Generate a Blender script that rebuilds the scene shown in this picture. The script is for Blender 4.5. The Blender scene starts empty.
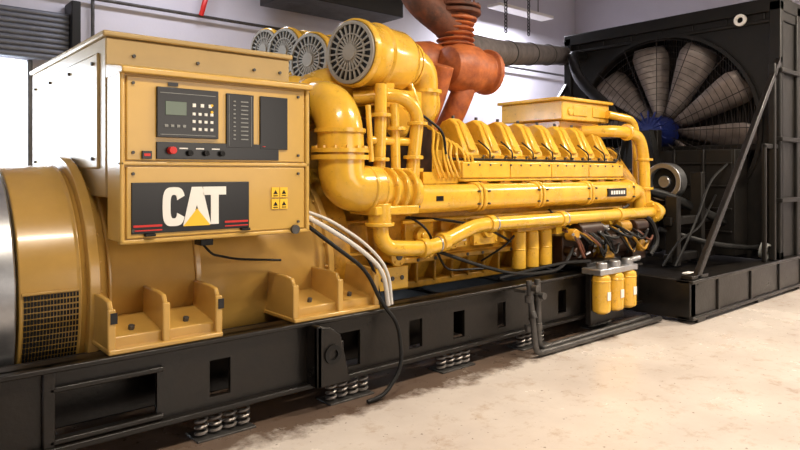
import bpy, bmesh, math, random
from mathutils import Vector, Matrix
random.seed(4)
R=math.radians
# ------------------------------------------------------------ materials
def mat(name,c,rough=.5,metal=0,var=.0,c2=None,scale=3,bump=0,bscale=40,emit=0,coat=0,rvar=0,wear=0,spec=None):
    m=bpy.data.materials.new(name); m.use_nodes=True
    nt=m.node_tree; b=nt.nodes['Principled BSDF']
    b.inputs['Base Color'].default_value=(*c,1); b.inputs['Roughness'].default_value=rough
    b.inputs['Metallic'].default_value=metal
    if spec is not None: b.inputs['Specular IOR Level'].default_value=spec
    if coat: b.inputs['Coat Weight'].default_value=coat; b.inputs['Coat Roughness'].default_value=.12
    tc=nt.nodes.new('ShaderNodeTexCoord'); out=None
    if var>0:
        n=nt.nodes.new('ShaderNodeTexNoise'); n.inputs['Scale'].default_value=scale; n.inputs['Detail'].default_value=8
        n.inputs['Roughness'].default_value=.65
        r=nt.nodes.new('ShaderNodeValToRGB'); r.color_ramp.elements[0].position=.35; r.color_ramp.elements[1].position=.65
        d=c2 or tuple(x*(1-var) for x in c)
        r.color_ramp.elements[0].color=(*d,1); r.color_ramp.elements[1].color=(*c,1)
        nt.links.new(tc.outputs['Object'],n.inputs['Vector']); nt.links.new(n.outputs['Fac'],r.inputs['Fac'])
        out=r.outputs['Color']
        if rvar:
            mr=nt.nodes.new('ShaderNodeMapRange'); mr.inputs['From Min'].default_value=.3; mr.inputs['From Max'].default_value=.7
            mr.inputs['To Min'].default_value=rough+rvar; mr.inputs['To Max'].default_value=rough-rvar
            nt.links.new(n.outputs['Fac'],mr.inputs['Value']); nt.links.new(mr.outputs['Result'],b.inputs['Roughness'])
        if wear:
            n4=nt.nodes.new('ShaderNodeTexNoise'); n4.inputs['Scale'].default_value=17; n4.inputs['Detail'].default_value=9; n4.inputs['Roughness'].default_value=.75
            nt.links.new(tc.outputs['Object'],n4.inputs['Vector'])
            r4=nt.nodes.new('ShaderNodeValToRGB'); r4.color_ramp.elements[0].position=.33; r4.color_ramp.elements[1].position=.42
            r4.color_ramp.elements[0].color=(.22,.13,.07,1); r4.color_ramp.elements[1].color=(1,1,1,1)
            nt.links.new(n4.outputs['Fac'],r4.inputs['Fac'])
            x=nt.nodes.new('ShaderNodeMix'); x.data_type='RGBA'; x.blend_type='MULTIPLY'; x.inputs[0].default_value=wear
            nt.links.new(out,x.inputs[6]); nt.links.new(r4.outputs['Color'],x.inputs[7]); out=x.outputs[2]
        nt.links.new(out,b.inputs['Base Color'])
    if bump>0:
        n2=nt.nodes.new('ShaderNodeTexNoise'); n2.inputs['Scale'].default_value=bscale; n2.inputs['Detail'].default_value=5
        bp=nt.nodes.new('ShaderNodeBump'); bp.inputs['Strength'].default_value=bump; bp.inputs['Distance'].default_value=.01
        nt.links.new(tc.outputs['Object'],n2.inputs['Vector']); nt.links.new(n2.outputs['Fac'],bp.inputs['Height'])
        nt.links.new(bp.outputs['Normal'],b.inputs['Normal'])
    if emit: b.inputs['Emission Color'].default_value=(*c,1); b.inputs['Emission Strength'].default_value=emit
    return m
YEL=mat('engine_yellow',(.84,.485,.045),.24,0,.22,scale=5,bump=.12,bscale=25,coat=.5,rvar=.06,wear=.5)
YEB=mat('engine_yellow_cast',(.60,.31,.025),.36,0,.5,scale=7,bump=.3,bscale=30,wear=.8)
OCH=mat('alternator_ochre',(.58,.345,.08),.27,0,.16,scale=2,bump=.05,bscale=15,coat=.4)
CAB=mat('cabinet_yellow',(.60,.365,.075),.32,0,.1,scale=2,coat=.3)
BOX=mat('terminal_box_paint',(.46,.32,.13),.38,.1,.12,scale=2,coat=.2)
BLK=mat('frame_black',(.005,.0045,.004),.34,0,.3,c2=(.012,.009,.007),scale=4,bump=.15,bscale=30,rvar=.08,spec=.4)
RBK=mat('radiator_black',(.005,.0045,.004),.5,0,.3,c2=(.010,.008,.006),scale=4,bump=.15,bscale=30,spec=.3)
BLD=mat('rubber_black',(.006,.006,.006),.5,spec=.3)
PAN=mat('panel_black',(.004,.004,.005),.3)
GRY=mat('panel_grey',(.25,.26,.25),.5)
GRL=mat('grille_grey',(.30,.28,.24),.5)
LCD=mat('lcd_green',(.10,.14,.10),.25)
WHT=mat('label_white',(.85,.83,.78),.5)
RED=mat('label_red',(.6,.02,.015),.4)
LYE=mat('label_yellow',(.9,.55,.03),.5)
STL=mat('steel_brushed',(.55,.56,.58),.32,.9,.2,scale=12)
STD=mat('steel_dull',(.12,.115,.11),.45,.6,.4,scale=10)
SPR=mat('spring_steel',(.38,.35,.32),.4,.5,.5,scale=10)
ORG=mat('exhaust_rust_orange',(.54,.15,.035),.5,0,.45,c2=(.25,.06,.02),scale=6,bump=.5,bscale=20)
ORD=mat('exhaust_rust_dark',(.20,.06,.025),.65,0,.5,c2=(.05,.022,.015),scale=5,bump=.5,bscale=20)
LAG=mat('pipe_lagging_grey',(.15,.13,.13),.7,0,.4,scale=8,bump=.8,bscale=14)
BLU=mat('hub_blue',(.012,.025,.16),.45,.2,.3,scale=12)
FANM=mat('fan_blade_grey',(.24,.20,.185),.45,.2,.45,scale=5)
COR=mat('radiator_core_dark',(.025,.018,.014),.55,.3,.5,scale=20)
BRN=mat('oily_brown',(.045,.018,.008),.4,.2,.6,scale=9)
CHN=mat('chain_dark',(.03,.025,.025),.5,.6)
CWH=mat('cable_white',(.62,.60,.56),.5)
WAL=mat('wall_paint',(.64,.62,.68),.7,0,.08,scale=.8,bump=.1,bscale=30)
CEI=mat('ceiling_paint',(.40,.38,.40),.8,0,.08)
SHT=mat('shutter_grey',(.16,.17,.20),.5,.3,.2,scale=6)
SKY=mat('daylight_pane',(.86,.93,1.0),.3,emit=8)
def floor_mat():
    m=bpy.data.materials.new('concrete_floor'); m.use_nodes=True; nt=m.node_tree; b=nt.nodes['Principled BSDF']
    tc=nt.nodes.new('ShaderNodeTexCoord')
    def noise(s,d=8,r=.6):
        n=nt.nodes.new('ShaderNodeTexNoise'); n.inputs['Scale'].default_value=s; n.inputs['Detail'].default_value=d; n.inputs['Roughness'].default_value=r
        nt.links.new(tc.outputs['Object'],n.inputs['Vector']); return n
    def ramp(src,p0,c0,p1,c1):
        r=nt.nodes.new('ShaderNodeValToRGB'); e=r.color_ramp.elements
        e[0].position=p0; e[0].color=(*c0,1); e[1].position=p1; e[1].color=(*c1,1)
        nt.links.new(src,r.inputs['Fac']); return r
    def mul(a,bb,f=1):
        x=nt.nodes.new('ShaderNodeMix'); x.data_type='RGBA'; x.blend_type='MULTIPLY'
        if isinstance(f,(int,float)): x.inputs[0].default_value=f
        else: nt.links.new(f,x.inputs[0])
        nt.links.new(a,x.inputs[6])
        if isinstance(bb,tuple): x.inputs[7].default_value=(*bb,1)
        else: nt.links.new(bb,x.inputs[7])
        return x.outputs[2]
    n1=noise(.9); a=ramp(n1.outputs['Fac'],.3,(.57,.50,.45),.7,(.72,.66,.60))
    n2=noise(5,10,.75); s=ramp(n2.outputs['Fac'],.35,(.66,.52,.40),.47,(1,1,1))
    n3=noise(22,4,.6); s3=ramp(n3.outputs['Fac'],.30,(.30,.25,.22),.345,(1,1,1))
    o=mul(a.outputs['Color'],s.outputs['Color'],.5); o=mul(o,s3.outputs['Color'],.8)
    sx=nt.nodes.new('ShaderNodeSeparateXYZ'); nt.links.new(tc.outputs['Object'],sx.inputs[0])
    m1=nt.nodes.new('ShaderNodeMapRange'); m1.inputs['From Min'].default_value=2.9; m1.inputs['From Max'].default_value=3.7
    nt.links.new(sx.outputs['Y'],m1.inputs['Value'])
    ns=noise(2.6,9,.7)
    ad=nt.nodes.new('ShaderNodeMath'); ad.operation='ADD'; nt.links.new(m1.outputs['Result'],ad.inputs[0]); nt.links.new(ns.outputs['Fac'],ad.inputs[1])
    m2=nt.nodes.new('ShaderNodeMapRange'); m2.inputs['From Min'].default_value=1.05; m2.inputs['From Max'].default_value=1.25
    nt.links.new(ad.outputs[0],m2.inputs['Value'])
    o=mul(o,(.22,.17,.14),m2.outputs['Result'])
    nt.links.new(o,b.inputs['Base Color'])
    rr=nt.nodes.new('ShaderNodeMapRange'); rr.inputs['To Min'].default_value=.12; rr.inputs['To Max'].default_value=.38
    nt.links.new(n1.outputs['Fac'],rr.inputs['Value']); nt.links.new(rr.outputs['Result'],b.inputs['Roughness'])
    bp=nt.nodes.new('ShaderNodeBump'); bp.inputs['Strength'].default_value=.10; bp.inputs['Distance'].default_value=.01
    nt.links.new(n2.outputs['Fac'],bp.inputs['Height']); nt.links.new(bp.outputs['Normal'],b.inputs['Normal'])
    return m
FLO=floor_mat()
# ------------------------------------------------------------ geometry helpers
COL=bpy.context.scene.collection
def top(name,loc=(0,0,0)):
    e=bpy.data.objects.new(name,None); e.empty_display_size=.2; COL.objects.link(e); return e
class P:
    def __init__(s,name,parent,m,bevel=.006):
        s.n=name;s.p=parent;s.m=m;s.b=bevel;s.bm=bmesh.new()
    def done(s):
        me=bpy.data.meshes.new(s.n)
        bmesh.ops.recalc_face_normals(s.bm,faces=s.bm.faces[:])
        s.bm.to_mesh(me); s.bm.free()
        me.materials.append(s.m)
        for p in me.polygons: p.use_smooth=True
        me.set_sharp_from_angle(angle=R(38))
        o=bpy.data.objects.new(s.n,me); COL.objects.link(o)
        if s.p: o.parent=s.p
        if s.b>0:
            md=o.modifiers.new('bevel','BEVEL'); md.width=s.b; md.segments=2; md.limit_method='ANGLE'; md.angle_limit=R(50)
        return o
    def box(s,x0,x1,y0,y1,z0,z1,M=None):
        vs=[]
        for x in (x0,x1):
            for y in (y0,y1):
                for z in (z0,z1):
                    v=Vector((x,y,z)); vs.append(s.bm.verts.new(M@v if M else v))
        for f in ((0,1,3,2),(4,6,7,5),(0,4,5,1),(2,3,7,6),(0,2,6,4),(1,5,7,3)):
            s.bm.faces.new([vs[i] for i in f])
        return s
    def prism(s,pts,a0,a1,plane):
        def mk(p,a):
            if plane=='xz': return (p[0],a,p[1])
            if plane=='yz': return (a,p[0],p[1])
            return (p[0],p[1],a)
        A=[s.bm.verts.new(mk(p,a0)) for p in pts]; B=[s.bm.verts.new(mk(p,a1)) for p in pts]
        s.bm.faces.new(A); s.bm.faces.new(B[::-1]); n=len(pts)
        for i in range(n): s.bm.faces.new((A[i],B[i],B[(i+1)%n],A[(i+1)%n]))
        return s
    def lathe(s,o,ax,prof,seg=32,cap=True):
        o=Vector(o);ax=Vector(ax).normalized()
        u=ax.orthogonal().normalized(); w=ax.cross(u); rings=[]
        for t,r in prof:
            rings.append([s.bm.verts.new(o+ax*t+(u*math.cos(2*math.pi*i/seg)+w*math.sin(2*math.pi*i/seg))*r) for i in range(seg)])
        for a,b in zip(rings,rings[1:]):
            for i in range(seg): s.bm.faces.new((a[i],a[(i+1)%seg],b[(i+1)%seg],b[i]))
        if cap: s.bm.faces.new(rings[0][::-1]); s.bm.faces.new(rings[-1])
        return s
    def cyl(s,p0,p1,r,r2=None,seg=24):
        p0=Vector(p0);p1=Vector(p1);L=(p1-p0).length
        return s.lathe(p0,p1-p0,[(0,r),(L,r if r2 is None else r2)],seg)
    def ring(s,c,ax,r0,r1,h,seg=40):
        c=Vector(c);ax=Vector(ax).normalized();u=ax.orthogonal().normalized();w=ax.cross(u)
        pr=[(-h/2,r0),(-h/2,r1),(h/2,r1),(h/2,r0)]
        rings=[[s.bm.verts.new(c+ax*t+(u*math.cos(2*math.pi*i/seg)+w*math.sin(2*math.pi*i/seg))*r) for i in range(seg)] for t,r in pr]
        for k in range(4):
            a=rings[k];b=rings[(k+1)%4]
            for i in range(seg): s.bm.faces.new((a[i],a[(i+1)%seg],b[(i+1)%seg],b[i]))
        return s
    def bolts(s,c,ax,rad,n,r=.014,h=.02,ph=0):
        c=Vector(c);ax=Vector(ax).normalized();u=ax.orthogonal().normalized();w=ax.cross(u)
        for i in range(n):
            a=2*math.pi*i/n+ph; q=c+(u*math.cos(a)+w*math.sin(a))*rad
            s.cyl(q-ax*.005,q+ax*h,r,seg=6)
        return s
    def tube(s,pts,r,fil=None,seg=16,steps=7):
        pts=[Vector(p) for p in pts]; path=[pts[0]]
        for i in range(1,len(pts)-1):
            a,b,c=pts[i-1],pts[i],pts[i+1]
            f=min(fil if fil else r*2.2,(a-b).length*.48,(c-b).length*.48)
            p=b+(a-b).normalized()*f;q=b+(c-b).normalized()*f
            for k in range(steps+1):
                t=k/steps; path.append((1-t)**2*p+2*t*(1-t)*b+t*t*q)
        path.append(pts[-1])
        cl=[path[0]]
        for p in path[1:]:
            if (p-cl[-1]).length>1e-4: cl.append(p)
        path=cl; rings=[];u=None
        for i,p in enumerate(path):
            d=(path[min(i+1,len(path)-1)]-path[max(i-1,0)]).normalized()
            if u is None: u=d.orthogonal().normalized()
            u=(u-d*u.dot(d)).normalized(); w=d.cross(u)
            rings.append([s.bm.verts.new(p+(u*math.cos(2*math.pi*k/seg)+w*math.sin(2*math.pi*k/seg))*r) for k in range(seg)])
        for a,b in zip(rings,rings[1:]):
            for i in range(seg): s.bm.faces.new((a[i],a[(i+1)%seg],b[(i+1)%seg],b[i]))
        s.bm.faces.new(rings[0][::-1]); s.bm.faces.new(rings[-1])
        return s
def plate_holes(p,x0,x1,z0,z1,y0,y1,holes):
    x=x0
    for (a,b,c,d) in sorted(holes):
        p.box(x,a,y0,y1,z0,z1); p.box(a,b,y0,y1,z0,c); p.box(a,b,y0,y1,d,z1); x=b
    p.box(x,x1,y0,y1,z0,z1)
# ------------------------------------------------------------ room
CZ=6.2
def slab(name,x0,x1,y0,y1,z0,z1,m):
    return P(name,None,m,0).box(x0,x1,y0,y1,z0,z1).done()
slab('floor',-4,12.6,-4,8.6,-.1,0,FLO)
pw=P('wall_back',None,WAL,0)
DX0,DX1,DZ=-2.2,1.6,2.9
pw.box(-4,DX0,8.5,8.65,0,CZ); pw.box(DX0,DX1,8.5,8.65,DZ,CZ); pw.box(DX1,12.6,8.5,8.65,0,CZ); pw.done()
slab('wall_right',12.5,12.65,-4,8.5,0,CZ,WAL)
slab('wall_left',-4.15,-4,-4,8.5,0,CZ,WAL)
slab('ceiling',-4.15,12.65,-4,8.65,CZ,CZ+.1,CEI)
d=top('door_1')
P('daylight_opening',d,SKY,0).box(DX0,DX1,8.6,8.62,0,DZ).done()
q=P('door_frame',d,STD,.01); q.box(DX1-.05,DX1,8.42,8.62,0,DZ); q.box(DX0,DX0+.08,8.42,8.62,0,DZ); q.box(-.35,-.28,8.5,8.6,0,DZ); q.done()
rs=top('roller_shutter')
q=P('shutter_slats',rs,SHT,.005)
for i in range(9): q.cyl((DX0,8.3,2.93+i*.062),(1.95,8.3,2.93+i*.062),.036,seg=10)
q.done()
P('shutter_bracket',rs,BLD,.01).box(1.95,2.05,8.15,8.48,2.85,3.6).done()
q=P('electrical_conduit',None,STD,0); q.tube([(-3.9,8.4,3.72),(12.4,8.4,3.72)],.022,seg=8); q.tube([(2.25,8.42,0.02),(2.25,8.42,3.72)],.022,seg=8);q.done()
q=P('ventilation_duct',None,BLK,.01); q.box(4.4,6.4,7.4,8.2,3.95,4.6); q.box(4.45,4.6,7.4,8.2,4.6,CZ-.01); q.box(6.2,6.35,7.4,8.2,4.6,CZ-.01); q.done()
q=P('red_hose',None,RED,0); q.tube([(3.75,8.3,CZ-.01),(3.74,8.3,4.3),(3.62,8.3,3.85),(3.6,8.35,3.72)],.035,.3,seg=8); q.done()
# ================================================================ GENERATOR
gen=top('diesel_generator')
sk=al=en=gen
Y0=3.66;Y1=5.94;ZB=.15;ZT=.6
holes=[(.80,1.33,.21,.47),(1.645,1.78,.24,.46),(2.60,2.78,.22,.47),(3.25,3.385,.24,.46),(3.73,3.86,.24,.46),(4.27,4.38,.24,.46),(4.70,4.83,.24,.46),(5.15,5.28,.24,.46),(5.6,5.73,.24,.46),(6.1,6.23,.24,.46)]
q=P('base_web_plate',sk,BLK,0); plate_holes(q,-.3,6.64,ZB,ZT,Y0+.03,Y0+.06,holes); plate_holes(q,-.3,6.64,ZB,ZT,Y1-.06,Y1-.03,holes); q.done()
q=P('base_rail_flanges',sk,BLK,.008)
for a,b in ((Y0-.02,Y0+.16),(Y1-.16,Y1+.02)):
    q.box(-.3,6.64,a,b,ZT-.03,ZT); q.box(-.3,6.64,a,b,ZB,ZB+.035)
q.box(.74,.80,Y0,Y0+.05,ZB,ZT); q.box(.77,1.36,Y0,Y0+.04,.46,.49); q.box(.77,1.36,Y0,Y0+.04,.19,.22)
for x in (-.3,1.45,2.2,3.05,4.0,5.0,6.0,6.55): q.box(x,x+.09,Y0+.1,Y1-.1,.2,.5)
q.box(-.3,6.64,Y0+.35,Y0+.38,ZB,.55)
q.done()
q=P('lifting_eye',sk,BLK,.008)
q.prism([(2.33,.17),(2.60,.17),(2.52,.5),(2.44,.56),(2.33,.58)],Y0-.1,Y0-.06,'xz'); q.box(2.33,2.37,Y0-.1,Y0+.04,.17,.58); q.box(2.5,2.56,Y0-.08,Y0+.04,.17,.45)
q.done()
q=P('lifting_eye_hole',sk,BLD,0); q.ring((2.45,Y0-.105,.38),(0,1,0),.035,.065,.02,20); q.done()
q=P('spring_mounts',sk,SPR,.003); q2=P('spring_mount_plates',sk,STD,.003)
def helix(q,x,y,z0,z1,r,w,n=3.5):
    pts=[]
    for i in range(int(n*12)+1):
        a=i/12*2*math.pi; pts.append((x+r*math.cos(a),y+r*math.sin(a),z0+(z1-z0)*i/(n*12)))
    q.tube(pts,w,.001,seg=6,steps=1)
for xc in (1.74,2.68,3.75,4.75,5.9):
    for yy in (Y0+.07,Y1-.07):
        q2.box(xc-.19,xc+.19,yy-.09,yy+.09,0,.012); q2.box(xc-.19,xc+.19,yy-.06,yy+.06,.138,.152)
        for k in (-.14,-.05,.045,.135): helix(q,xc+k,yy-.02,.012,.14,.034,.009)
q.done(); q2.done()
# alternator
AY,AZ=4.8,.86
q=P('stator_housing',al,OCH,.008)
q.lathe((0,AY,AZ),(1,0,0),[(.70,.70),(.70,.775),(1.0,.785),(1.01,.80),(1.02,.785),(1.04,.77),(2.62,.77),(2.64,.80),(2.72,.80),(2.74,.70)],80)
q.done()
q=P('housing_flanges',al,OCH,.01)
q.ring((1.075,AY,AZ),(1,0,0),.6,.845,.06,80); q.ring((1.17,AY,AZ),(1,0,0),.6,.80,.02,80)
q.ring((1.72,AY,AZ),(1,0,0),.7,.785,.04,80); q.ring((2.72,AY,AZ),(1,0,0),.6,.84,.05,80)
q.bolts((1.105,AY,AZ),(1,0,0),.82,30,.012,.015)
q.bolts((2.69,AY,AZ),(-1,0,0),.82,30,.012,.015)
q.done()
q=P('end_ring',al,STL,.01); q.ring((.60,AY,AZ),(1,0,0),.5,.79,.17,80); q.done()
q=P('end_bell',al,OCH,.015); q.lathe((0,AY,AZ),(1,0,0),[(-.05,.3),(.0,.55),(.35,.72),(.52,.75)],64); q.lathe((0,AY,AZ),(1,0,0),[(-.22,.22),(-.18,.26),(0,.27)],32); q.done()
q=P('vent_mesh_openings',al,BLD,0)
for i in range(17):
    for j in range(17):
        a=R(177+j*2.45); x=.722+i*.0165
        M=Matrix.Translation((x,AY,AZ))@Matrix.Rotation(a,4,'X')
        q.box(0,.0115,.776,.789,-.012,.012,M)
q.done()
q=P('vent_border',al,OCH,.002)
for aa in (175.3,218): 
    M=Matrix.Translation((.71,AY,AZ))@Matrix.Rotation(R(aa),4,'X'); q.box(0,.29,.77,.792,-.007,.007,M)
q.done()
q=P('mounting_feet',al,OCH,.008)
for xa,xb,xm in ((1.08,1.70,1.38),(2.24,2.92,2.6)):
    q.box(xa-.02,xb+.02,Y0+.0,4.2,ZT,ZT+.03)
    q.prism([(3.72,ZT),(3.72,ZT+.085),(3.80,ZT+.10),(4.15,ZT+.16),(4.15,ZT)],xa,xb,'yz')
    for x in (xa,xm,xb):
        q.prism([(3.69,ZT+.02),(3.69,ZT+.24),(3.72,ZT+.29),(3.80,ZT+.30),(4.15,ZT+.30),(4.15,ZT+.02)],x-.014,x+.014,'yz')
        q.box(x-.022,x+.022,3.675,3.695,ZT+.02,ZT+.25)
q.done()
q=P('foot_bolts',al,STD,.002)
for xa in (1.22,1.54,2.42,2.76): q.cyl((xa,3.80,ZT+.09),(xa,3.79,ZT+.125),.018,seg=6)
q.done()
q=P('foot_stickers',al,PAN,0)
for xa in (1.09,1.71): q.box(xa-.018,xa+.018,3.67,3.676,ZT+.17,ZT+.23)
q.done()
q=P('terminal_box',al,BOX,.012)
q.box(1.14,2.38,4.0,6.0,1.45,2.40); q.box(1.12,2.40,3.98,6.02,2.40,2.435)
q.box(1.125,1.145,4.12,5.9,1.62,2.32)
q.done()
q=P('terminal_box_screws',al,STD,.001)
for y in (4.2,4.75,5.3,5.8):
    for z in (1.68,2.26): q.cyl((1.11,y,z),(1.13,y,z),.011,seg=8)
for x in (1.3,1.7,2.1,2.3): q.cyl((x,3.985,2.3),(x,4.0,2.3),.011,seg=8)
q.done()
# ------------------------------------------------------------ control cabinet
cc=top('control_cabinet')
F=3.7
q=P('cabinet_body',cc,CAB,.008)
q.box(1.14,2.35,F+.02,3.97,1.205,2.17)
q.prism([(F-.035,2.15),(F-.035,2.185),(F+.02,2.20),(3.97,2.235),(3.97,2.15)],1.13,2.365,'yz')
q.box(1.13,1.155,F,F+.05,1.2,2.16); q.box(2.33,2.36,F,F+.05,1.2,2.16); q.box(1.13,2.36,F,F+.05,1.195,1.22); q.box(1.13,2.36,F,F+.05,1.635,1.66)
q.done()
q=P('cabinet_doors',cc,CAB,.006); q.box(1.165,2.32,F+.005,F+.03,1.665,2.14); q.box(1.165,2.32,F+.005,F+.03,1.225,1.63); q.done()
q=P('control_panels',cc,PAN,.003)
f=F-.003
q.box(1.328,1.70,f-.012,F+.02,1.80,2.09); q.box(1.755,1.94,f-.005,F+.02,1.75,2.085); q.box(1.985,2.185,f-.005,F+.02,1.745,2.085); q.box(1.328,2.12,f-.004,F+.02,1.675,1.775)
q.box(1.19,1.91,f,F+.02,1.25,1.54); q.done()
q=P('panel_bezels',cc,GRY,.001)
q.box(1.345,1.68,f-.014,f-.01,2.055,2.059); q.box(1.345,1.68,f-.014,f-.01,1.815,1.819)
for i in range(10): q.box(1.80,1.815,f-.009,f,1.80+i*.026,1.808+i*.026); q.box(1.85,1.90,f-.009,f,1.80+i*.026,1.807+i*.026)
q.box(1.77,1.773,f-.008,f,1.76,2.075); q.box(1.92,1.923,f-.008,f,1.76,2.075)
for i in range(4): q.box(1.37+i*.035,1.39+i*.035,f-.018,f-.01,1.86,1.875)
q.done()
q=P('panel_keys',cc,WHT,.001)
for i in range(3):
    for j in range(4): q.box(1.535+j*.037,1.553+j*.037,f-.018,f-.01,1.845+i*.045,1.862+i*.045)
q.done()
P('lcd_screen',cc,LCD,.002).box(1.375,1.5,f-.016,f-.01,1.93,2.01).done()
q=P('status_leds',cc,LYE,0); q.cyl((1.655,f-.02,2.0),(1.655,f-.01,2.0),.008,seg=10); q.cyl((1.655,f-.02,1.96),(1.655,f-.01,1.96),.008,seg=10); q.done()
q=P('indicator_lamps',cc,WHT,0)
for i in range(3): q.box(1.535+i*.05,1.555+i*.05,f-.018,f-.01,1.985,2.005)
for x in (1.46,1.56,1.66): q.box(x,x+.05,f-.007,f-.003,1.735,1.742)
q.done()
q=P('stop_button',cc,RED,.004); q.cyl((1.41,f-.045,1.725),(1.41,f,1.725),.022); q.box(2.0,2.02,f-.01,f-.003,1.76,1.765); q.done()
q=P('selector_knobs',cc,BLD,.003)
for x in (1.52,1.62,1.72): q.cyl((x,f-.03,1.712),(x,f,1.712),.017)
for x in (1.29,1.88): q.box(x-.03,x+.03,f-.02,f+.01,1.235,1.25)
q.box(1.62,1.70,3.76,3.86,1.15,1.205)
q.done()
q=P('lock_latches',cc,PAN,.002); q.box(1.245,1.30,f-.012,F,1.675,1.72); q.done()
q=P('latch_mark',cc,RED,.0); q.box(1.255,1.29,f-.015,F,1.69,1.705); q.done()
q=P('door_screws',cc,STD,0)
for x in (1.2,2.27):
    for z in (1.27,1.59,1.71,2.1): q.cyl((x,f-.004,z),(x,F+.01,z),.009,seg=8)
q.cyl((2.24,f-.02,1.22),(2.24,F,1.22),.03,seg=16)
q.done()
q=P('sign_stripe',cc,RED,0); q.box(1.20,1.36,f-.004,f-.001,1.288,1.30); q.box(1.745,1.90,f-.004,f-.001,1.288,1.30); q.box(1.20,1.36,f-.004,f-.001,1.265,1.272); q.box(1.745,1.90,f-.004,f-.001,1.265,1.272); q.done()
q=P('sign_letters',cc,WHT,0)
zb,zt=1.285,1.512; h=zt-zb
def arc(cx,cz,rx,rz,a0,a1,n,e=.62):
    out=[]
    for i in range(n+1):
        a=R(a0+(a1-a0)*i/n);c=math.cos(a);s=math.sin(a)
        out.append((cx+rx*math.copysign(abs(c)**e,c),cz+rz*math.copysign(abs(s)**e,s)))
    return out
cx=1.428;cz=(zb+zt)/2
q.prism(arc(cx,cz,.066,h/2,22,338,28)+arc(cx,cz,.020,h/2-.045,338,22,28),f-.005,f-.001,'xz')
q.prism([(1.483,zb),(1.535,zt),(1.600,zt),(1.655,zb),(1.6,zb),(1.567,zb+.12),(1.53,zb)],f-.005,f-.001,'xz')
q.prism([(1.606,zt),(1.752,zt),(1.752,zt-.05),(1.704,zt-.05),(1.704,zb),(1.654,zb),(1.654,zt-.05),(1.606,zt-.05)],f-.005,f-.001,'xz')
q.done()
P('sign_triangle',cc,LYE,0).prism([(1.483,zb-.004),(1.567,zb+.098),(1.650,zb-.004)],f-.007,f-.002,'xz').done()
q=P('warning_stickers',cc,LYE,0)
for i in range(2):
    for j in range(2): q.box(2.07+i*.062,2.125+i*.062,f-.0,f+.004,1.36+j*.075,1.425+j*.075)
q.done()
q=P('warning_symbols',cc,BLD,0)
for i in range(2):
    for j in range(2): 
        x=2.0975+i*.062;z=1.39+j*.075; q.prism([(x-.016,z-.008),(x,z+.018),(x+.016,z-.008)],f-.002,f+.003,'xz'); q.box(x-.016,x+.016,f-.002,f+.003,z-.022,z-.017)
q.done()
q=P('cabinet_decal',cc,PAN,0); q.box(1.395,1.455,f-.001,f+.004,2.1,2.12); q.done()
# ------------------------------------------------------------ engine
q=P('flywheel_housing',en,YEB,.012)
q.lathe((0,AY,.95),(1,0,0),[(2.76,.74),(2.80,.76),(2.95,.76),(2.97,.70),(3.2,.66),(3.22,.72),(3.32,.72),(3.34,.6)],64)
q.bolts((2.97,AY,.95),(1,0,0),.73,28,.014,.02)
for i in range(18):
    a=R(i*20); M=Matrix.Translation((0,AY,.95))@Matrix.Rotation(a,4,'X'); q.box(2.95,3.22,.66,.75,-.012,.012,M)
q.done()
q=P('crankcase',en,YEB,.015)
prof=[(4.2,.62),(4.1,.8),(4.1,1.15),(4.02,1.3),(4.1,1.55),(4.5,1.6),(5.1,1.6),(5.5,1.55),(5.58,1.3),(5.5,1.15),(5.5,.8),(5.4,.62)]
q.prism(prof,3.32,6.95,'yz')
q.box(3.34,6.9,3.98,5.62,.84,.89); q.box(3.34,6.9,4.05,5.55,.62,.68)
for i in range(17): q.box(3.42+i*.21,3.445+i*.21,4.03,4.2,.66,.85)
q.done()
q=P('inspection_covers',en,YEL,.012)
for i in range(8):
    x=3.52+i*.42; q.box(x,x+.33,4.05,4.15,.92,1.2); q.cyl((x+.165,4.0,1.06),(x+.165,4.1,1.06),.075); q.cyl((x+.165,3.98,1.06),(x+.165,4.1,1.06),.03)
    for a in (.03,.3):
        for z in (.95,1.17): q.cyl((x+a,4.035,z),(x+a,4.06,z),.014,seg=6)
q.done()
q=P('round_ports',en,YEL,.006)
for x,z in ((3.3,.93),(3.62,.96),(3.92,1.02)):
    q.cyl((x,3.88,z),(x,4.2,z),.062); q.cyl((x,3.87,z),(x,3.9,z),.078,seg=24); q.bolts((x,3.87,z),(0,-1,0),.06,6,.009,.012)
q.box(3.12,3.45,3.93,4.05,.66,.84); q.done()
q=P('port_caps',en,STD,.002)
for x,z in ((3.3,.93),(3.62,.96),(3.92,1.02)): q.cyl((x,3.86,z),(x,3.88,z),.03)
for x in (3.18,3.28,3.38): q.cyl((x,3.92,.75),(x,3.94,.75),.018)
for i in range(9): q.cyl((3.6+i*.2,3.97,.865),(3.6+i*.2,3.99,.865),.016,seg=6)
q.done()
q=P('cylinder_heads',en,YEB,.01)
def ybank(y,s): return y if s==1 else 9.6-y
for i in range(8):
    x=4.27+i*.325
    for sgn in (1,-1):
        q.prism([(ybank(4.14,sgn),1.5),(ybank(4.14,sgn),1.68),(ybank(4.34,sgn),1.74),(ybank(4.66,sgn),1.70),(ybank(4.7,sgn),1.5)],x+.02,x+.30,'yz')
q.box(4.25,6.88,4.6,5.0,1.5,1.62)
q.done()
def frustum(q,x0,x1,pts,inset):
    zmin=min(p[1] for p in pts); zmax=max(p[1] for p in pts); A=[];B=[]
    for (y,z) in pts:
        k=inset*((z-zmin)/(zmax-zmin)); A.append(q.bm.verts.new((x0+k,y,z))); B.append(q.bm.verts.new((x1-k,y,z)))
    q.bm.faces.new(A); q.bm.faces.new(B[::-1])
    for i in range(len(pts)): j=(i+1)%len(pts); q.bm.faces.new((A[i],B[i],B[j],A[j]))
q=P('valve_covers',en,YEL,.014); q2=P('valve_cover_bases',en,YEB,.008)
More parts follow.
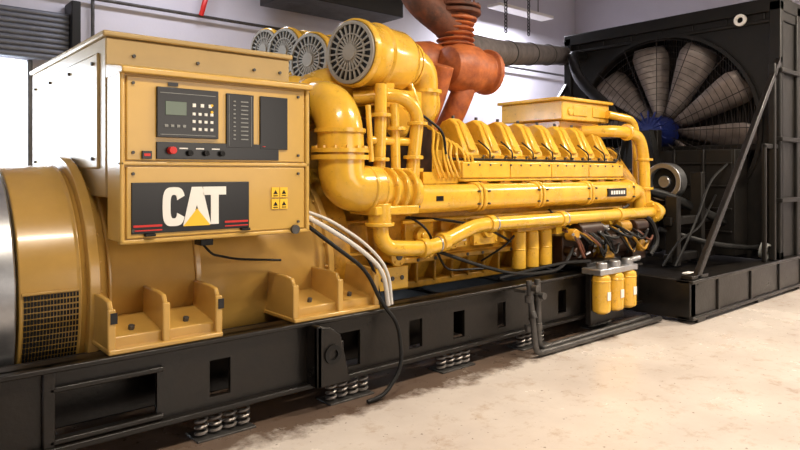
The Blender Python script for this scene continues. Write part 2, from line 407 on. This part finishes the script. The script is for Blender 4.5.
for i in range(8):
    x=4.27+i*.325
    for sgn in (1,-1):
        base=[(4.12,1.72),(4.13,1.80),(4.27,2.06),(4.36,2.115),(4.46,2.09),(4.62,1.86),(4.62,1.72)]
        frustum(q,x+.04,x+.255,[(ybank(a,sgn),b) for a,b in base],.035)
        # raised rib on the sloping face
        frustum(q,x+.10,x+.195,[(ybank(a,sgn),b) for a,b in [(4.10,1.80),(4.245,2.06),(4.30,2.09),(4.30,1.80)]],.01)
        q2.prism([(ybank(a,sgn),b) for a,b in [(4.08,1.69),(4.08,1.73),(4.14,1.77),(4.66,1.77),(4.66,1.69)]],x+.015,x+.285,'yz')
q.done(); q2.done()
q=P('cover_bolts',en,STD,.002)
for i in range(8):
    x=4.27+i*.325
    q.cyl((x+.15,4.38,2.10),(x+.15,4.38,2.145),.018,seg=6)
    for a in (.06,.245): q.cyl((x+a,4.09,1.735),(x+a,4.065,1.75),.012,seg=6)
for i in range(18): q.cyl((4.2+i*.148,3.96,1.665),(4.2+i*.148,3.985,1.665),.010,seg=6)
q.done()
q=P('camshaft_cover_box',en,YEL,.015); 
for a,b in ((4.13,4.78),(4.79,5.43),(5.44,6.1),(6.11,6.8)): q.box(a,b,3.97,4.3,1.545,1.69)
q.box(4.12,6.81,4.0,4.3,1.51,1.70); q.box(4.12,6.8,3.95,4.3,1.515,1.535)
q.done()
q=P('water_manifold',en,YEL,.012)
def stad(y,z,ry,rz,n=24,e=.75): return arc(y,z,ry,rz,0,360-360/n,n-1,e)
segs=[(3.42,4.25),(4.27,5.1),(5.12,5.95),(5.97,6.85)]
for a,b in segs:
    q.prism(stad(3.96,1.375,.12,.12),a,b,'yz')
    q.prism(stad(3.96,1.375,.135,.135),a,a+.04,'yz'); q.prism(stad(3.96,1.375,.135,.135),b-.04,b,'yz')
q.prism(stad(3.96,1.375,.10,.10),6.85,6.98,'yz')
for i in range(8): q.box(4.33+i*.325,4.5+i*.325,3.98,4.15,1.42,1.53)
q.done()
q=P('manifold_bolts',en,STD,.0)
for a,b in segs:
    for x in (a+.055,b-.055):
        for z in (1.32,1.43): q.cyl((x,3.82,z),(x,3.86,z),.010,seg=6)
for i in range(8):
    for k in (.03,.14): q.cyl((4.33+i*.325+k,3.965,1.515),(4.33+i*.325+k,3.985,1.515),.010,seg=6)
q.done()
q=P('name_plate',en,PAN,.002); q.box(6.25,6.62,3.825,3.845,1.33,1.42); q.done()
q=P('name_plate_text',en,WHT,0)
for i in range(6): q.box(6.30+i*.05,6.33+i*.05,3.820,3.83,1.355,1.395)
q.done()
q=P('manifold_label',en,PAN,.0); q.box(3.68,3.76,3.835,3.85,1.36,1.40); q.done()
q=P('intake_coupling',en,YEL,.012)
q.cyl((2.86,3.92,1.47),(3.50,3.94,1.43),.15,seg=40)
for i in range(5): q.ring((3.0+i*.1,3.925,1.465-i*.006),(1,.02,-.06),.1,.185,.035,40)
q.box(2.98,3.42,3.76,4.1,1.27,1.34)
q.done()
q=P('intake_elbow',en,YEL,.012)
q.tube([(2.80,4.6,2.14),(2.80,3.98,2.14),(2.80,3.94,1.47),(3.1,3.92,1.47)],.175,.30,seg=36,steps=12)
q.ring((2.80,3.97,1.71),(0,0,1),.1,.22,.035,40); q.ring((2.80,3.97,1.76),(0,0,1),.1,.22,.03,40)
q.ring((2.80,3.97,1.91),(0,0,1),.1,.195,.03,40)
q.bolts((2.80,3.97,1.775),(0,0,1),.20,14,.012,.02)
q.ring((2.80,4.32,2.14),(0,1,0),.1,.21,.04,40)
q.done()
q=P('coolant_return_pipe',en,YEL,.01)
q.tube([(3.08,3.84,1.33),(3.08,3.82,1.02),(3.42,3.8,.99),(3.62,3.8,.99),(4.12,3.8,1.14),(7.18,3.8,1.13)],.062,.13,seg=20)
q.cyl((3.08,3.84,1.18),(3.08,3.84,1.36),.09); q.ring((3.08,3.84,1.2),(0,0,1),.04,.115,.03,24)
for x,z in ((3.5,.99),(3.72,1.02),(4.3,1.14),(5.35,1.136),(6.4,1.132)): q.ring((x,3.8,z),(1,0,.0),.03,.078,.07,24)
q.cyl((7.12,3.8,1.13),(7.2,3.8,1.13),.12,seg=24); q.bolts((7.12,3.8,1.13),(-1,0,0),.095,6,.014,.02)
q.tube([(7.2,3.8,1.13),(7.36,3.8,1.13),(7.4,4.0,1.2)],.07,.1)
q.done()
q=P('pipe_clamps',en,STL,.002)
for x in (3.66,4.36,5.41): q.ring((x,3.8,1.14 if x>4 else 1.005),(1,0,0),.05,.068,.015,24)
q.done()
q=P('aftercooler_housing',en,YEB,.02)
q.box(2.95,4.15,4.35,5.3,1.58,2.15); q.box(2.6,2.95,4.45,5.2,1.62,2.0)
q.box(3.3,3.9,4.15,4.4,1.58,1.9)
for i in range(6): q.box(3.0+i*.18,3.03+i*.18,4.31,4.4,1.62,2.13)
q.done()
q=P('turbo_shade_blocks',en,BRN,.01)  # solid dark blocks stand in for the shade around the turbos
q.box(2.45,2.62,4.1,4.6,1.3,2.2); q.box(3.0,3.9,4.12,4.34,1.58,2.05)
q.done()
q=P('turbo_compressor',en,YEL,.015)
for y in (4.55,5.15):
    q.lathe((2.95,y,2.25),(1,0,0),[(-.1,.1),(-.08,.16),(0,.2),(.12,.24),(.3,.24),(.38,.2),(.6,.16),(.7,.18),(1.3,.18)],36)
q.lathe((3.5,4.3,2.02),(0,-1,0),[(0,.2),(.05,.22),(.12,.22),(.2,.12)],30)
q.done()
q=P('oil_return_pipes',en,YEL,0)
q.tube([(3.22,4.0,2.3),(3.2,3.98,2.0),(3.2,4.0,1.58)],.05,.15)
q.tube([(3.1,4.2,2.20),(3.38,3.95,2.23),(3.58,3.95,2.10),(3.52,3.97,1.55)],.055,.18)
q.tube([(3.36,4.0,2.15),(3.36,3.98,1.6)],.04)
q.tube([(3.62,4.2,2.5),(3.70,4.1,2.2),(3.66,4.05,1.9),(3.64,4.05,1.5)],.03,.1)
q.tube([(3.1,4.0,1.85),(3.62,3.99,1.85)],.035)
q.tube([(3.05,3.95,2.12),(3.07,3.93,1.68)],.022)
q.done()
q=P('pipe_flanges',en,YEL,.005)
for p in ((3.2,4.0,1.7),(3.2,3.98,2.05),(3.53,3.96,1.72),(3.36,3.98,1.95),(3.57,3.95,2.0)): q.ring(p,(0,0,1),.03,.085,.03,20)
q.box(3.12,3.62,3.93,4.1,1.6,1.63)
q.done()
q=P('air_filter_canisters',en,YEL,.01); g=P('air_filter_grilles',en,GRL,.0); k=P('air_filter_recess',en,BLD,0)
AX=Vector((1,.20,0)).normalized()
for (x,y,z,r) in ((3.02,4.13,2.55,.272),(3.30,5.18,2.66,.272),(3.45,5.9,2.86,.26),(3.6,6.6,3.0,.25)):
    o=Vector((x,y,z))
    q.lathe(o,AX,[(.03,r*.8),(.0,r*.94),(0.0,r*1.0),(.05,r+.005),(.07,r-.01),(.22,r-.01),(.24,r+.008),(.27,r+.008),(.29,r-.01),(.54,r-.01),(.60,r*.9),(.66,r*.6)],48)
    k.cyl(o-AX*.004,o+AX*.002,r*.9,seg=48)
    g.ring(o-AX*.012,AX,r*.82,r*.92,.02,48); g.ring(o-AX*.012,AX,r*.52,r*.56,.016,40)
    g.cyl(o-AX*.03,o,r*.24,seg=28)
    rot=AX.to_track_quat('X','Z').to_matrix().to_4x4()
    for i in range(24):
        M=Matrix.Translation(o)@rot@Matrix.Rotation(2*math.pi*i/24,4,'X'); g.box(-.016,-.004,r*.22,r*.84,-.007,.007,M)
q.done(); g.done(); k.done()
q=P('filter_outlet_elbow',en,YEL,.008)
q.tube([(3.6,4.25,2.55),(3.93,4.3,2.56),(4.0,4.36,2.15),(3.95,4.5,2.1)],.15,.2,seg=32,steps=10)
q.ring((3.68,4.26,2.55),(1,.2,0),.1,.2,.04,36); q.ring((3.73,4.27,2.55),(1,.2,0),.1,.2,.03,36); q.ring((3.98,4.33,2.33),(0,0,1),.1,.175,.03,36)
q.tube([(3.9,5.3,2.66),(4.2,5.3,2.66),(4.25,5.2,2.2)],.15,.2,seg=32)
q.box(3.2,3.75,4.1,4.35,2.14,2.29); q.box(3.28,3.36,4.0,4.4,2.22,2.32)
q.done()
q=P('fuel_lines',en,YEL,0)
for i in range(9):
    a=3.78+i*.055
    q.tube([(a,4.15,2.02-.02*i),(a+.06,4.03,1.98-.03*i),(a+.02+random.uniform(-.05,.05),3.99,1.75),(a+.1,4.0,1.55)],.012,.08,seg=6,steps=4)
for i in range(8):
    x=4.27+i*.325
    q.tube([(x+.31,4.4,1.90),(x+.315,4.12,1.85),(x+.31,4.04,1.72)],.010,.08,seg=6,steps=4)
q.box(3.7,4.12,4.02,4.3,1.50,1.60); q.box(3.75,4.1,4.2,4.35,1.6,1.8)
q.tube([(3.4,3.95,1.19),(5.0,3.95,1.2),(6.8,3.95,1.2)],.014,seg=8)
q.done()
q=P('wiring_harness',en,BLD,0)
q.tube([(3.75,4.1,2.1),(3.9,3.98,1.95),(3.95,4.0,1.72),(4.2,4.02,1.715),(6.8,4.05,1.715),(6.95,4.1,1.9)],.012,.08,seg=8)
for i in range(8):
    x=4.27+i*.325; q.tube([(x+.30,4.04,1.72),(x+.30,4.04,1.80),(x+.27,4.16,1.90)],.008,.03,seg=6)
q.tube([(3.5,4.1,1.22),(3.8,3.9,1.2),(4.4,3.95,1.1),(4.7,3.9,.95)],.012,.2,seg=6)
q.tube([(3.45,4.0,1.26),(3.6,3.88,1.15),(3.75,3.92,.95),(3.9,3.95,.75),(4.4,3.95,.72)],.010,.1,seg=6)
q.tube([(4.4,4.0,.78),(4.6,3.88,.92),(4.75,3.9,1.0)],.010,.1,seg=6)
q.tube([(5.35,3.95,1.22),(5.6,3.86,1.0),(6.1,3.84,1.06),(6.8,3.9,1.22)],.014,.2,seg=6)
q.done()
q=P('front_gear_housing',en,YEB,.02)
q.prism([(4.15,.65),(4.0,1.0),(4.0,1.5),(4.3,1.9),(5.3,1.9),(5.6,1.5),(5.6,1.0),(5.45,.65)],6.95,7.15,'yz')
q.lathe((7.15,4.8,1.0),(1,0,0),[(0,.28),(.1,.28),(.12,.2),(.25,.2)],32)
q.done()
q=P('thermostat_box',en,YEL,.015)
q.box(6.15,7.12,4.35,5.25,2.2,2.42); q.box(6.11,7.16,4.31,5.29,2.42,2.46); q.box(6.25,7.05,4.45,5.15,1.75,2.2); q.cyl((6.3,4.33,2.3),(6.3,4.36,2.3),.05)
for x in (6.35,6.75): q.box(x,x+.28,4.335,4.36,2.25,2.38)
q.done()
q=P('front_water_pipes',en,YEL,.005)
q.tube([(6.6,4.4,2.08),(6.85,4.02,2.08),(7.22,4.0,2.03),(7.32,4.0,1.75),(7.34,4.0,1.15)],.07,.22)
q.ring((7.33,4.0,1.75),(0,0,1),.03,.1,.03,20); q.ring((6.95,4.015,2.07),(1,0,0),.03,.1,.03,20); q.ring((7.34,4.0,1.4),(0,0,1),.03,.1,.03,20)
q.tube([(7.0,4.3,2.3),(7.45,4.2,2.25),(7.5,4.2,1.9),(7.5,4.2,1.4)],.05,.15)
q.tube([(6.85,3.95,1.38),(7.12,3.95,1.38),(7.15,3.97,1.13)],.08,.12)
q.done()
q=P('oil_filters',en,YEL,.012)
for x in (4.87,5.07,5.28): q.lathe((x,3.94,.66),(0,0,1),[(0,.045),(.02,.068),(.36,.068),(.38,.05)],24); q.ring((x,3.94,.86),(0,0,1),.05,.072,.01,24)
q.done()
q=P('fuel_filters',en,YEL,.01)
for x in (5.56,5.80,6.04): q.lathe((x,3.48,.22),(0,0,1),[(0,.05),(.025,.088),(.34,.088),(.36,.088),(.38,.06)],28); q.ring((x,3.48,.54),(0,0,1),.05,.094,.02,28)
q.done()
q=P('filter_head',en,STL,.01)
q.box(5.46,6.14,3.42,3.64,.60,.66)
for x in (5.56,5.80,6.04): q.cyl((x,3.48,.59),(x,3.48,.72),.055)
q.cyl((6.0,3.5,.68),(6.3,3.5,.70),.03)
q.done()
q=P('filter_bracket',en,BLK,.005); q.box(5.5,6.1,3.56,3.62,.1,.62); q.box(5.5,6.1,3.6,3.9,.66,.70); q.done()
q=P('filter_labels',en,WHT,0)
for x in (5.56,5.80,6.04):
    q.box(x-.035,x+.02,3.388,3.395,.36,.44)
q.done()
q=P('oil_filter_head',en,YEB,.01); q.box(4.78,5.38,3.88,4.12,1.03,1.1); q.done()
q=P('lube_accessories',en,BRN,.01)
q.box(5.45,6.9,3.85,4.08,.66,.95); q.cyl((5.6,3.8,1.0),(6.0,3.8,1.0),.085); q.cyl((6.1,3.8,.85),(6.55,3.8,.85),.12); q.cyl((6.55,3.8,.85),(6.62,3.8,.85),.08)
q.cyl((6.6,3.75,1.0),(6.85,3.75,1.0),.07); q.box(6.62,6.9,3.75,3.9,.62,.9); q.cyl((5.5,3.85,.8),(5.5,3.7,.8),.05)
q.done()
rnd=random.Random(7)
q=P('rubber_hoses',en,BLD,0); q2=P('rusty_lines',en,ORD,0); q3=P('yellow_lines',en,YEB,0)
for i in range(30):
    x=5.42+rnd.random()*1.35; y=3.68+rnd.random()*.15; L=rnd.uniform(.15,.55)
    (q,q2,q3)[i%3 if i<18 else 0].tube([(x,y+.1,1.02),(x+.02,y-.05,.95),(x+L*.5,y-.08,.70+rnd.random()*.2),(x+L,y,.75+rnd.random()*.25),(x+L+.05,y+.1,.7)],rnd.uniform(.008,.017),.1,seg=8,steps=5)
q.tube([(3.72,3.95,.95),(4.1,3.78,.8),(4.6,3.72,.66),(5.2,3.68,.66),(5.5,3.75,.85)],.016,.3,seg=8)
q.tube([(4.35,3.74,.66),(4.85,3.72,.70),(5.3,3.7,.72),(5.55,3.6,.72)],.016,.2,seg=8)
q.tube([(6.7,4.0,1.15),(7.0,3.75,1.1),(7.1,3.7,.8),(6.9,3.7,.66)],.03,.2,seg=8)
q.done();q2.done();q3.done()
q=P('hose_fittings',en,STL,.0)
for i in range(22):
    x=5.4+rnd.random()*1.5;z=.68+rnd.random()*.38; q.cyl((x,3.68+rnd.random()*.1,z),(x+.04,3.72,z+rnd.uniform(-.03,.03)),.014,seg=8)
q.done()
q=P('yellow_pump_bodies',en,YEB,.01)
q.cyl((6.35,3.78,1.0),(6.55,3.78,1.0),.07); q.cyl((5.5,3.83,.97),(5.5,3.72,.97),.06); q.box(6.0,6.2,3.72,3.9,.68,.82); q.cyl((6.75,3.7,.78),(6.75,3.85,.78),.07)
q.done()
q=P('warning_tags',en,WHT,0); q.box(4.05,4.10,3.90,3.905,1.0,1.09); q.done()
q=P('power_cable',gen,CWH,0)
q.tube([(2.38,3.80,1.30),(2.5,3.72,1.22),(2.75,3.66,1.06),(2.96,3.64,.88),(3.0,3.64,.62)],.017,.16,seg=10)
q.tube([(2.38,3.86,1.34),(2.55,3.76,1.27),(2.82,3.68,1.09),(3.02,3.66,.88),(3.05,3.66,.62)],.012,.16,seg=10)
q.done()
q=P('black_cable',gen,BLD,0)
q.tube([(2.38,3.84,1.26),(2.5,3.68,1.12),(2.8,3.64,.9),(2.9,3.60,.66),(3.03,3.56,.5),(3.02,3.5,.2),(2.85,3.5,.03),(2.7,3.5,.02)],.015,.16,seg=10)
q.tube([(2.42,3.9,1.28),(2.62,3.8,1.2),(2.9,3.72,.98),(2.98,3.7,.64)],.012,.16,seg=10)
q.tube([(1.66,3.82,1.15),(1.70,3.78,1.09),(1.95,3.95,1.02),(2.3,3.98,.98)],.008,.1,seg=8)
q.done()
# ------------------------------------------------------------ floor pipes
q=P('drain_pipe',None,STD,.003)
q.tube([(4.58,3.5,.66),(4.58,3.48,.05),(6.5,3.5,.05)],.027,.08,seg=14)
q.tube([(4.46,3.5,.66),(4.46,3.42,.04),(6.56,3.40,.04)],.026,.08,seg=14)
for x in (4.46,4.58):
    for z in (.25,.5): q.cyl((x,3.495,z-.03),(x,3.495,z+.03),.04,seg=12)
q.box(4.42,4.62,3.5,3.63,.55,.58)
q.cyl((4.58,3.42,.52),(4.58,3.5,.52),.03); q.cyl((4.46,3.40,.60),(4.46,3.46,.60),.03); q.cyl((4.46,3.44,.34),(4.46,3.46,.40),.028)
q.done()
# ------------------------------------------------------------ exhaust
ex=top('exhaust_pipe')
q=P('rust_stack',ex,ORD,.01)
q.tube([(4.88,4.8,CZ-.01),(4.88,4.8,3.3)],.17,.2,seg=32)
q.tube([(4.35,4.95,CZ-.01),(4.35,4.95,3.45),(4.85,4.8,3.12)],.17,.3,seg=32,steps=10)
q.ring((4.88,4.8,3.28),(0,0,1),.1,.27,.04,36); q.ring((4.88,4.8,3.34),(0,0,1),.1,.27,.03,36)
q.bolts((4.88,4.8,3.36),(0,0,1),.24,14,.014,.02)
q.done()
q=P('exhaust_bellows',ex,ORG,.008)
q.tube([(4.88,4.8,3.28),(4.88,4.8,3.0),(4.88,4.8,2.7)],.155,.2,seg=32)
for i in range(5): q.lathe((4.88,4.8,2.94+i*.055),(0,0,1),[(-.022,.15),(-.008,.205),(.008,.205),(.022,.15)],36,False)
q.ring((4.88,4.8,3.21),(0,0,1),.1,.23,.03,36); q.ring((4.88,4.8,2.89),(0,0,1),.1,.23,.03,36)
q.done()
q=P('turbine_housing',ex,ORG,.015)
q.lathe((4.6,4.6,2.66),(1,0,0),[(-.1,.1),(-.05,.2),(.1,.25),(.3,.25),(.42,.2),(.5,.2),(.52,.24),(.57,.24),(.6,.12)],36)
q.lathe((4.35,4.9,2.72),(1,0,0),[(-.15,.12),(-.05,.2),(.2,.24),(.5,.2)],36)
q.tube([(4.9,4.6,2.66),(4.75,4.6,2.35),(4.7,4.75,2.05)],.12,.2,seg=24)
q.tube([(4.3,4.4,2.62),(4.3,4.5,2.35),(4.3,4.7,2.0)],.11,.2,seg=24)
q.tube([(4.2,4.75,1.95),(6.6,4.75,1.95)],.10,seg=20)
q.bolts((5.13,4.6,2.66),(1,0,0),.22,12,.012,.06)
q.done()
q=P('lagged_pipe',ex,LAG,.0)
q.tube([(5.05,4.9,2.98),(6.0,5.2,3.06),(9.7,6.70,3.66),(12.45,6.70,3.66)],.155,.5,seg=24)
q.done()
q=P('lagging_bands',ex,STD,.0)
for t in (.1,.35,.6,.85):
    c=Vector((6.0,5.2,3.06)).lerp(Vector((9.7,6.70,3.66)),t); q.ring(c,(3.7,1.5,.6),.1,.165,.03,30)
q.done()
# ------------------------------------------------------------ radiator
ra=top('radiator')
RY0,RY1=3.13,6.47
q=P('radiator_skid',ra,BLK,.01)
q.box(6.68,10.1,RY0,RY0+.12,.06,.44); q.box(6.68,10.1,RY1-.12,RY1,.06,.44)
q.box(6.67,6.8,RY0,RY1,.04,.46); q.box(6.67,10.1,RY0-.03,RY0+.16,.42,.46); q.box(6.67,10.1,RY0-.03,RY0+.16,.04,.08)
q.box(6.8,10.1,RY0+.1,RY1-.1,.36,.42)
for x in (7.3,8.2,9.1,9.9): q.box(x,x+.05,RY0-.02,RY0+.1,.06,.44)
for x in (6.8,8.4,9.8): q.box(x,x+.2,RY0-.02,RY0+.2,0,.05); q.box(x,x+.2,RY1-.2,RY1,0,.05)
q.done()
FX=9.25;FZ=2.20;FR=1.42
q=P('shroud_panel',ra,RBK,.0)
n=64
for i in range(n):
    a0=2*math.pi*i/n;a1=2*math.pi*(i+1)/n
    def outer(a):
        c,s=math.cos(a),math.sin(a); hy=(RY1-RY0)/2; 
        t=min(hy/abs(c) if abs(c)>1e-6 else 1e9, ((3.75-FZ) if s>0 else (FZ-.44))/abs(s) if abs(s)>1e-6 else 1e9)
        return (AY+c*t,FZ+s*t)
    p=[(AY+FR*math.cos(a0),FZ+FR*math.sin(a0)),outer(a0),outer(a1),(AY+FR*math.cos(a1),FZ+FR*math.sin(a1))]
    q.prism(p,FX,FX+.02,'yz')
q.ring((FX+.05,AY,FZ),(1,0,0),FR-.02,FR+.03,.22,64)
q.done()
q=P('radiator_frame',ra,RBK,.012)
for y in (RY0,RY1-.14):
    q.box(FX-.06,FX+.06,y,y+.14,.44,3.85); q.box(FX+.55,FX+.75,y,y+.14,.44,3.85)
    q.box(FX,FX+.75,y+.02,y+.12,3.6,3.85); q.box(FX,FX+.75,y+.04,y+.1,.46,3.6)
q.box(FX-.06,FX+.75,RY0,RY1,3.72,3.9); q.box(FX-.04,FX+.0,RY0,RY1,3.58,3.63); q.box(FX-.06,FX+.06,RY0,RY1,.44,.56)
q.box(FX-.04,FX,RY0,RY1,1.9,1.98)
for i in range(7): q.box(FX-.02,FX+.01,RY0+.2+i*.48,RY0+.24+i*.48,3.62,3.74)
q.box(FX+.75,FX+.85,RY0+.1,RY1-.1,.5,3.7)
for z in (1.2,2.0,2.9): q.box(FX-.08,FX+.7,RY0-.03,RY0+.06,z,z+.06)
q.box(FX-.25,FX-.19,RY0+.0,RY0+.08,.46,3.0); q.box(FX-.5,FX-.06,RY0+.02,RY0+.06,1.9,1.96); q.box(FX-.5,FX-.45,RY0+.02,RY0+.07,.46,1.95)
q.done()
q=P('radiator_core',ra,COR,0)
q.box(FX+.5,FX+.55,RY0+.1,RY1-.1,.5,3.7)
for i in range(78): q.box(FX+.46,FX+.5,RY0+.15+i*.039,RY0+.163+i*.039,.5,3.7)
q.done()
q=P('fan_blades',ra,FANM,.0)
NB=10
for i in range(NB):
    a=2*math.pi*i/NB+.12; u=Vector((0,math.cos(a),math.sin(a))); t=Vector((0,-math.sin(a),math.cos(a))); X=Vector((1,0,0))
    st=[]
    for k in range(9):
        s=k/8; r=.24+1.10*s; c=.10+.16*min(1,s*1.25); 
        if k==8: c*=.8
        pitch=R(46-16*s); dv=t*math.cos(pitch)+X*math.sin(pitch)
        o=Vector((FX+.1,AY,FZ))
        st.append([q.bm.verts.new(o+u*r+dv*c*f+X*(.05*(f*f))) for f in (-1,-.5,0,.5,1)])
    for A,B in zip(st,st[1:]):
        for j in range(4): q.bm.faces.new((A[j],A[j+1],B[j+1],B[j]))
ob=q.done(); md=ob.modifiers.new('sol','SOLIDIFY'); md.thickness=.008
q=P('fan_hub',ra,BLU,.01)
q.lathe((FX-.36,AY,FZ),(1,0,0),[(0,.1),(.02,.20),(.1,.22),(.12,.2),(.45,.24),(.5,.24)],32)
for i in range(16):
    M=Matrix.Translation((FX-.36,AY,FZ))@Matrix.Rotation(2*math.pi*i/16,4,'X'); q.box(-.01,.03,.1,.30,-.010,.010,M)
q.done()
q=P('fan_guard_wires',ra,CHN,0)
for k in range(13): 
    rr=.30+k*.088; q.ring((FX-.10,AY,FZ),(1,0,0),rr,rr+.006,.006,56)
for i in range(16):
    a=2*math.pi*i/16; q.cyl((FX-.1,AY+.26*math.cos(a),FZ+.26*math.sin(a)),(FX-.1,AY+1.42*math.cos(a),FZ+1.42*math.sin(a)),.006,seg=6)
q.done()
q=P('belt_guard',ra,RBK,.01)
q.box(FX-.5,FX-.45,3.55,6.2,.5,1.9); q.box(FX-.5,FX-.1,3.52,3.56,.5,1.9); q.box(FX-.5,FX-.1,6.2,6.24,.5,1.9)
q.box(FX-.55,FX-.42,4.55,5.05,.46,2.2)
q.box(7.5,8.7,3.75,3.85,.95,1.05); q.box(7.5,8.7,3.75,3.85,.5,.6); q.box(7.55,7.65,3.7,3.85,.46,1.3); q.box(8.2,8.3,3.7,3.85,.46,1.6)
for z in (.8,1.1,1.4,1.7): q.box(FX-.53,FX-.5,3.55,6.2,z,z+.03)
for y in (3.9,4.3,5.3,5.8): q.box(FX-.54,FX-.5,y,y+.04,.5,1.9)
q.done()
q=P('diagonal_struts',ra,BLK,.006)
for y in (RY0+.03,RY1-.03):
    p0=Vector((6.85,y,.44));p1=Vector((9.25,y,3.1)); dd=(p1-p0);L=dd.length;a=math.atan2(dd.z,dd.x)
    M=Matrix.Translation(p0)@Matrix.Rotation(-a,4,'Y'); q.box(-.05,L,-.03,.03,-.035,.035,M)
q.box(6.72,7.1,RY0,RY0+.12,.46,.5)
q.done()
q=P('tension_pulley',ra,STL,.008); q.ring((8.25,4.2,1.47),(1,0,0),.18,.25,.18,40); q.ring((8.25,4.2,1.47),(1,0,0),.0,.08,.1,24); q.done()
q=P('pulley_web',ra,BLD,.0); q.cyl((8.24,4.2,1.47),(8.3,4.2,1.47),.19); q.cyl((8.3,4.2,1.47),(8.8,4.2,1.47),.06); q.done()
q=P('drive_shaft',ra,BRN,.01); q.cyl((7.42,4.8,1.0),(8.75,4.8,1.0),.12); q.cyl((7.9,4.8,1.0),(8.1,4.8,1.0),.3); q.cyl((8.5,4.8,1.3),(8.74,4.8,1.3),.35,seg=40); q.done()
q=P('drive_belts',ra,BLD,.0)
for i in range(4): 
    q.tube([(8.60+i*.03,4.4,1.3),(8.60+i*.03,4.62,2.2)],.012,seg=6); q.tube([(8.60+i*.03,5.2,1.3),(8.60+i*.03,5.0,2.2)],.012,seg=6)
q.done()
q=P('coolant_hoses',ra,BLD,0)
q.tube([(7.45,4.2,1.4),(7.9,4.0,1.3),(8.6,3.7,1.0),(9.2,3.6,.8)],.06,.4)
q.tube([(7.2,4.7,2.3),(7.9,4.7,2.35),(8.3,5.6,3.0),(8.9,6.1,3.5),(9.2,6.1,3.5)],.08,.4)
q.tube([(7.5,3.9,.9),(8.1,3.5,.7),(9.0,3.4,.6),(9.2,3.4,.6)],.035,.3)
q.tube([(7.4,4.0,1.2),(7.7,3.9,1.1),(7.8,3.9,.5)],.05,.2)
q.tube([(7.3,3.6,.5),(7.6,3.5,1.0),(8.2,3.6,1.5),(8.7,3.6,1.7)],.016,.3,seg=8)
q.tube([(7.2,3.7,.5),(7.5,3.65,.8),(7.9,3.6,.9),(8.6,3.7,1.3)],.013,.3,seg=8)
q.done()
q=P('coiled_cable',ra,GRY,0)
for i in range(6): q.ring((8.95,3.2+i*.015,.57+i*.006),(.15*math.sin(i),1,.2),.09,.105,.014,24)
q.done()
q=P('filler_cap',ra,WHT,.005); q.ring((FX-.08,3.62,3.66),(1,0,0),.04,.08,.04,24); q.done()
P('folded_paper',None,WHT,.002).box(7.05,7.2,3.3,3.4,.462,.477).done()
for (x,y,z0) in ((7.6,6.4,3.75),(8.6,6.75,3.9)):
    q=P('hanging_chain',None,CHN,0)
    z=z0; i=0
    while z<CZ-.04:
        ax=(1,0,0) if i%2 else (0,1,0); q.ring((x,y,z),ax,.018,.032,.012,10); z+=.052; i+=1
    q.done()
# ------------------------------------------------------------ lights
def area(name,loc,size,sy,power,col,rot=(0,0,0)):
    l=bpy.data.lights.new(name,'AREA'); l.shape='RECTANGLE'; l.size=size; l.size_y=sy; l.energy=power; l.color=col
    o=bpy.data.objects.new(name,l); o.location=loc; o.rotation_euler=rot; COL.objects.link(o); return o
WARM=(1,.87,.70)
lamps=[(1.2,1.4),(5.4,1.6),(10.2,1.2),(3.0,7.2),(9.6,7.7)]
for i,(x,y) in enumerate(lamps):
    e=top('ceiling_light')
    P('lamp_housing',e,WHT,.01).box(x-.8,x+.8,y-.15,y+.15,4.58,4.64).done()
    q=P('lamp_rod',e,STD,0); q.cyl((x-.5,y,4.62),(x-.5,y,CZ-.01),.01,seg=6); q.cyl((x+.5,y,4.62),(x+.5,y,CZ-.01),.01,seg=6); q.done()
    o=area('lamp_tube',(x,y,4.56),1.5,.25,[135,240,340,50,200][i],WARM if i<3 else (.9,.9,1)); o.parent=e
area('door_daylight',(-.3,8.3,1.6),3.5,2.6,85,(.76,.86,1),(R(90),0,0))
area('front_fill_light',(4.5,-3.6,2.4),4,2.4,130,(1,.88,.76),(R(90),0,0))  # unseen fill light added behind the camera; no doorway is modelled there
w=bpy.data.worlds.new('world'); bpy.context.scene.world=w; w.use_nodes=True
w.node_tree.nodes['Background'].inputs[0].default_value=(.75,.72,.8,1); w.node_tree.nodes['Background'].inputs[1].default_value=.1
vs=bpy.context.scene.view_settings
vs.view_transform='Standard'; vs.exposure=.0
# ------------------------------------------------------------ camera
cam=bpy.data.cameras.new('camera'); co=bpy.data.objects.new('camera',cam); COL.objects.link(co)
cam.sensor_width=36; cam.lens=642/800*36; cam.shift_y=-53/800; cam.clip_start=.05
co.location=(0,0,1.6)
co.rotation_euler=(R(90),0,math.atan2(.76,.65)-R(90))
bpy.context.scene.camera=co
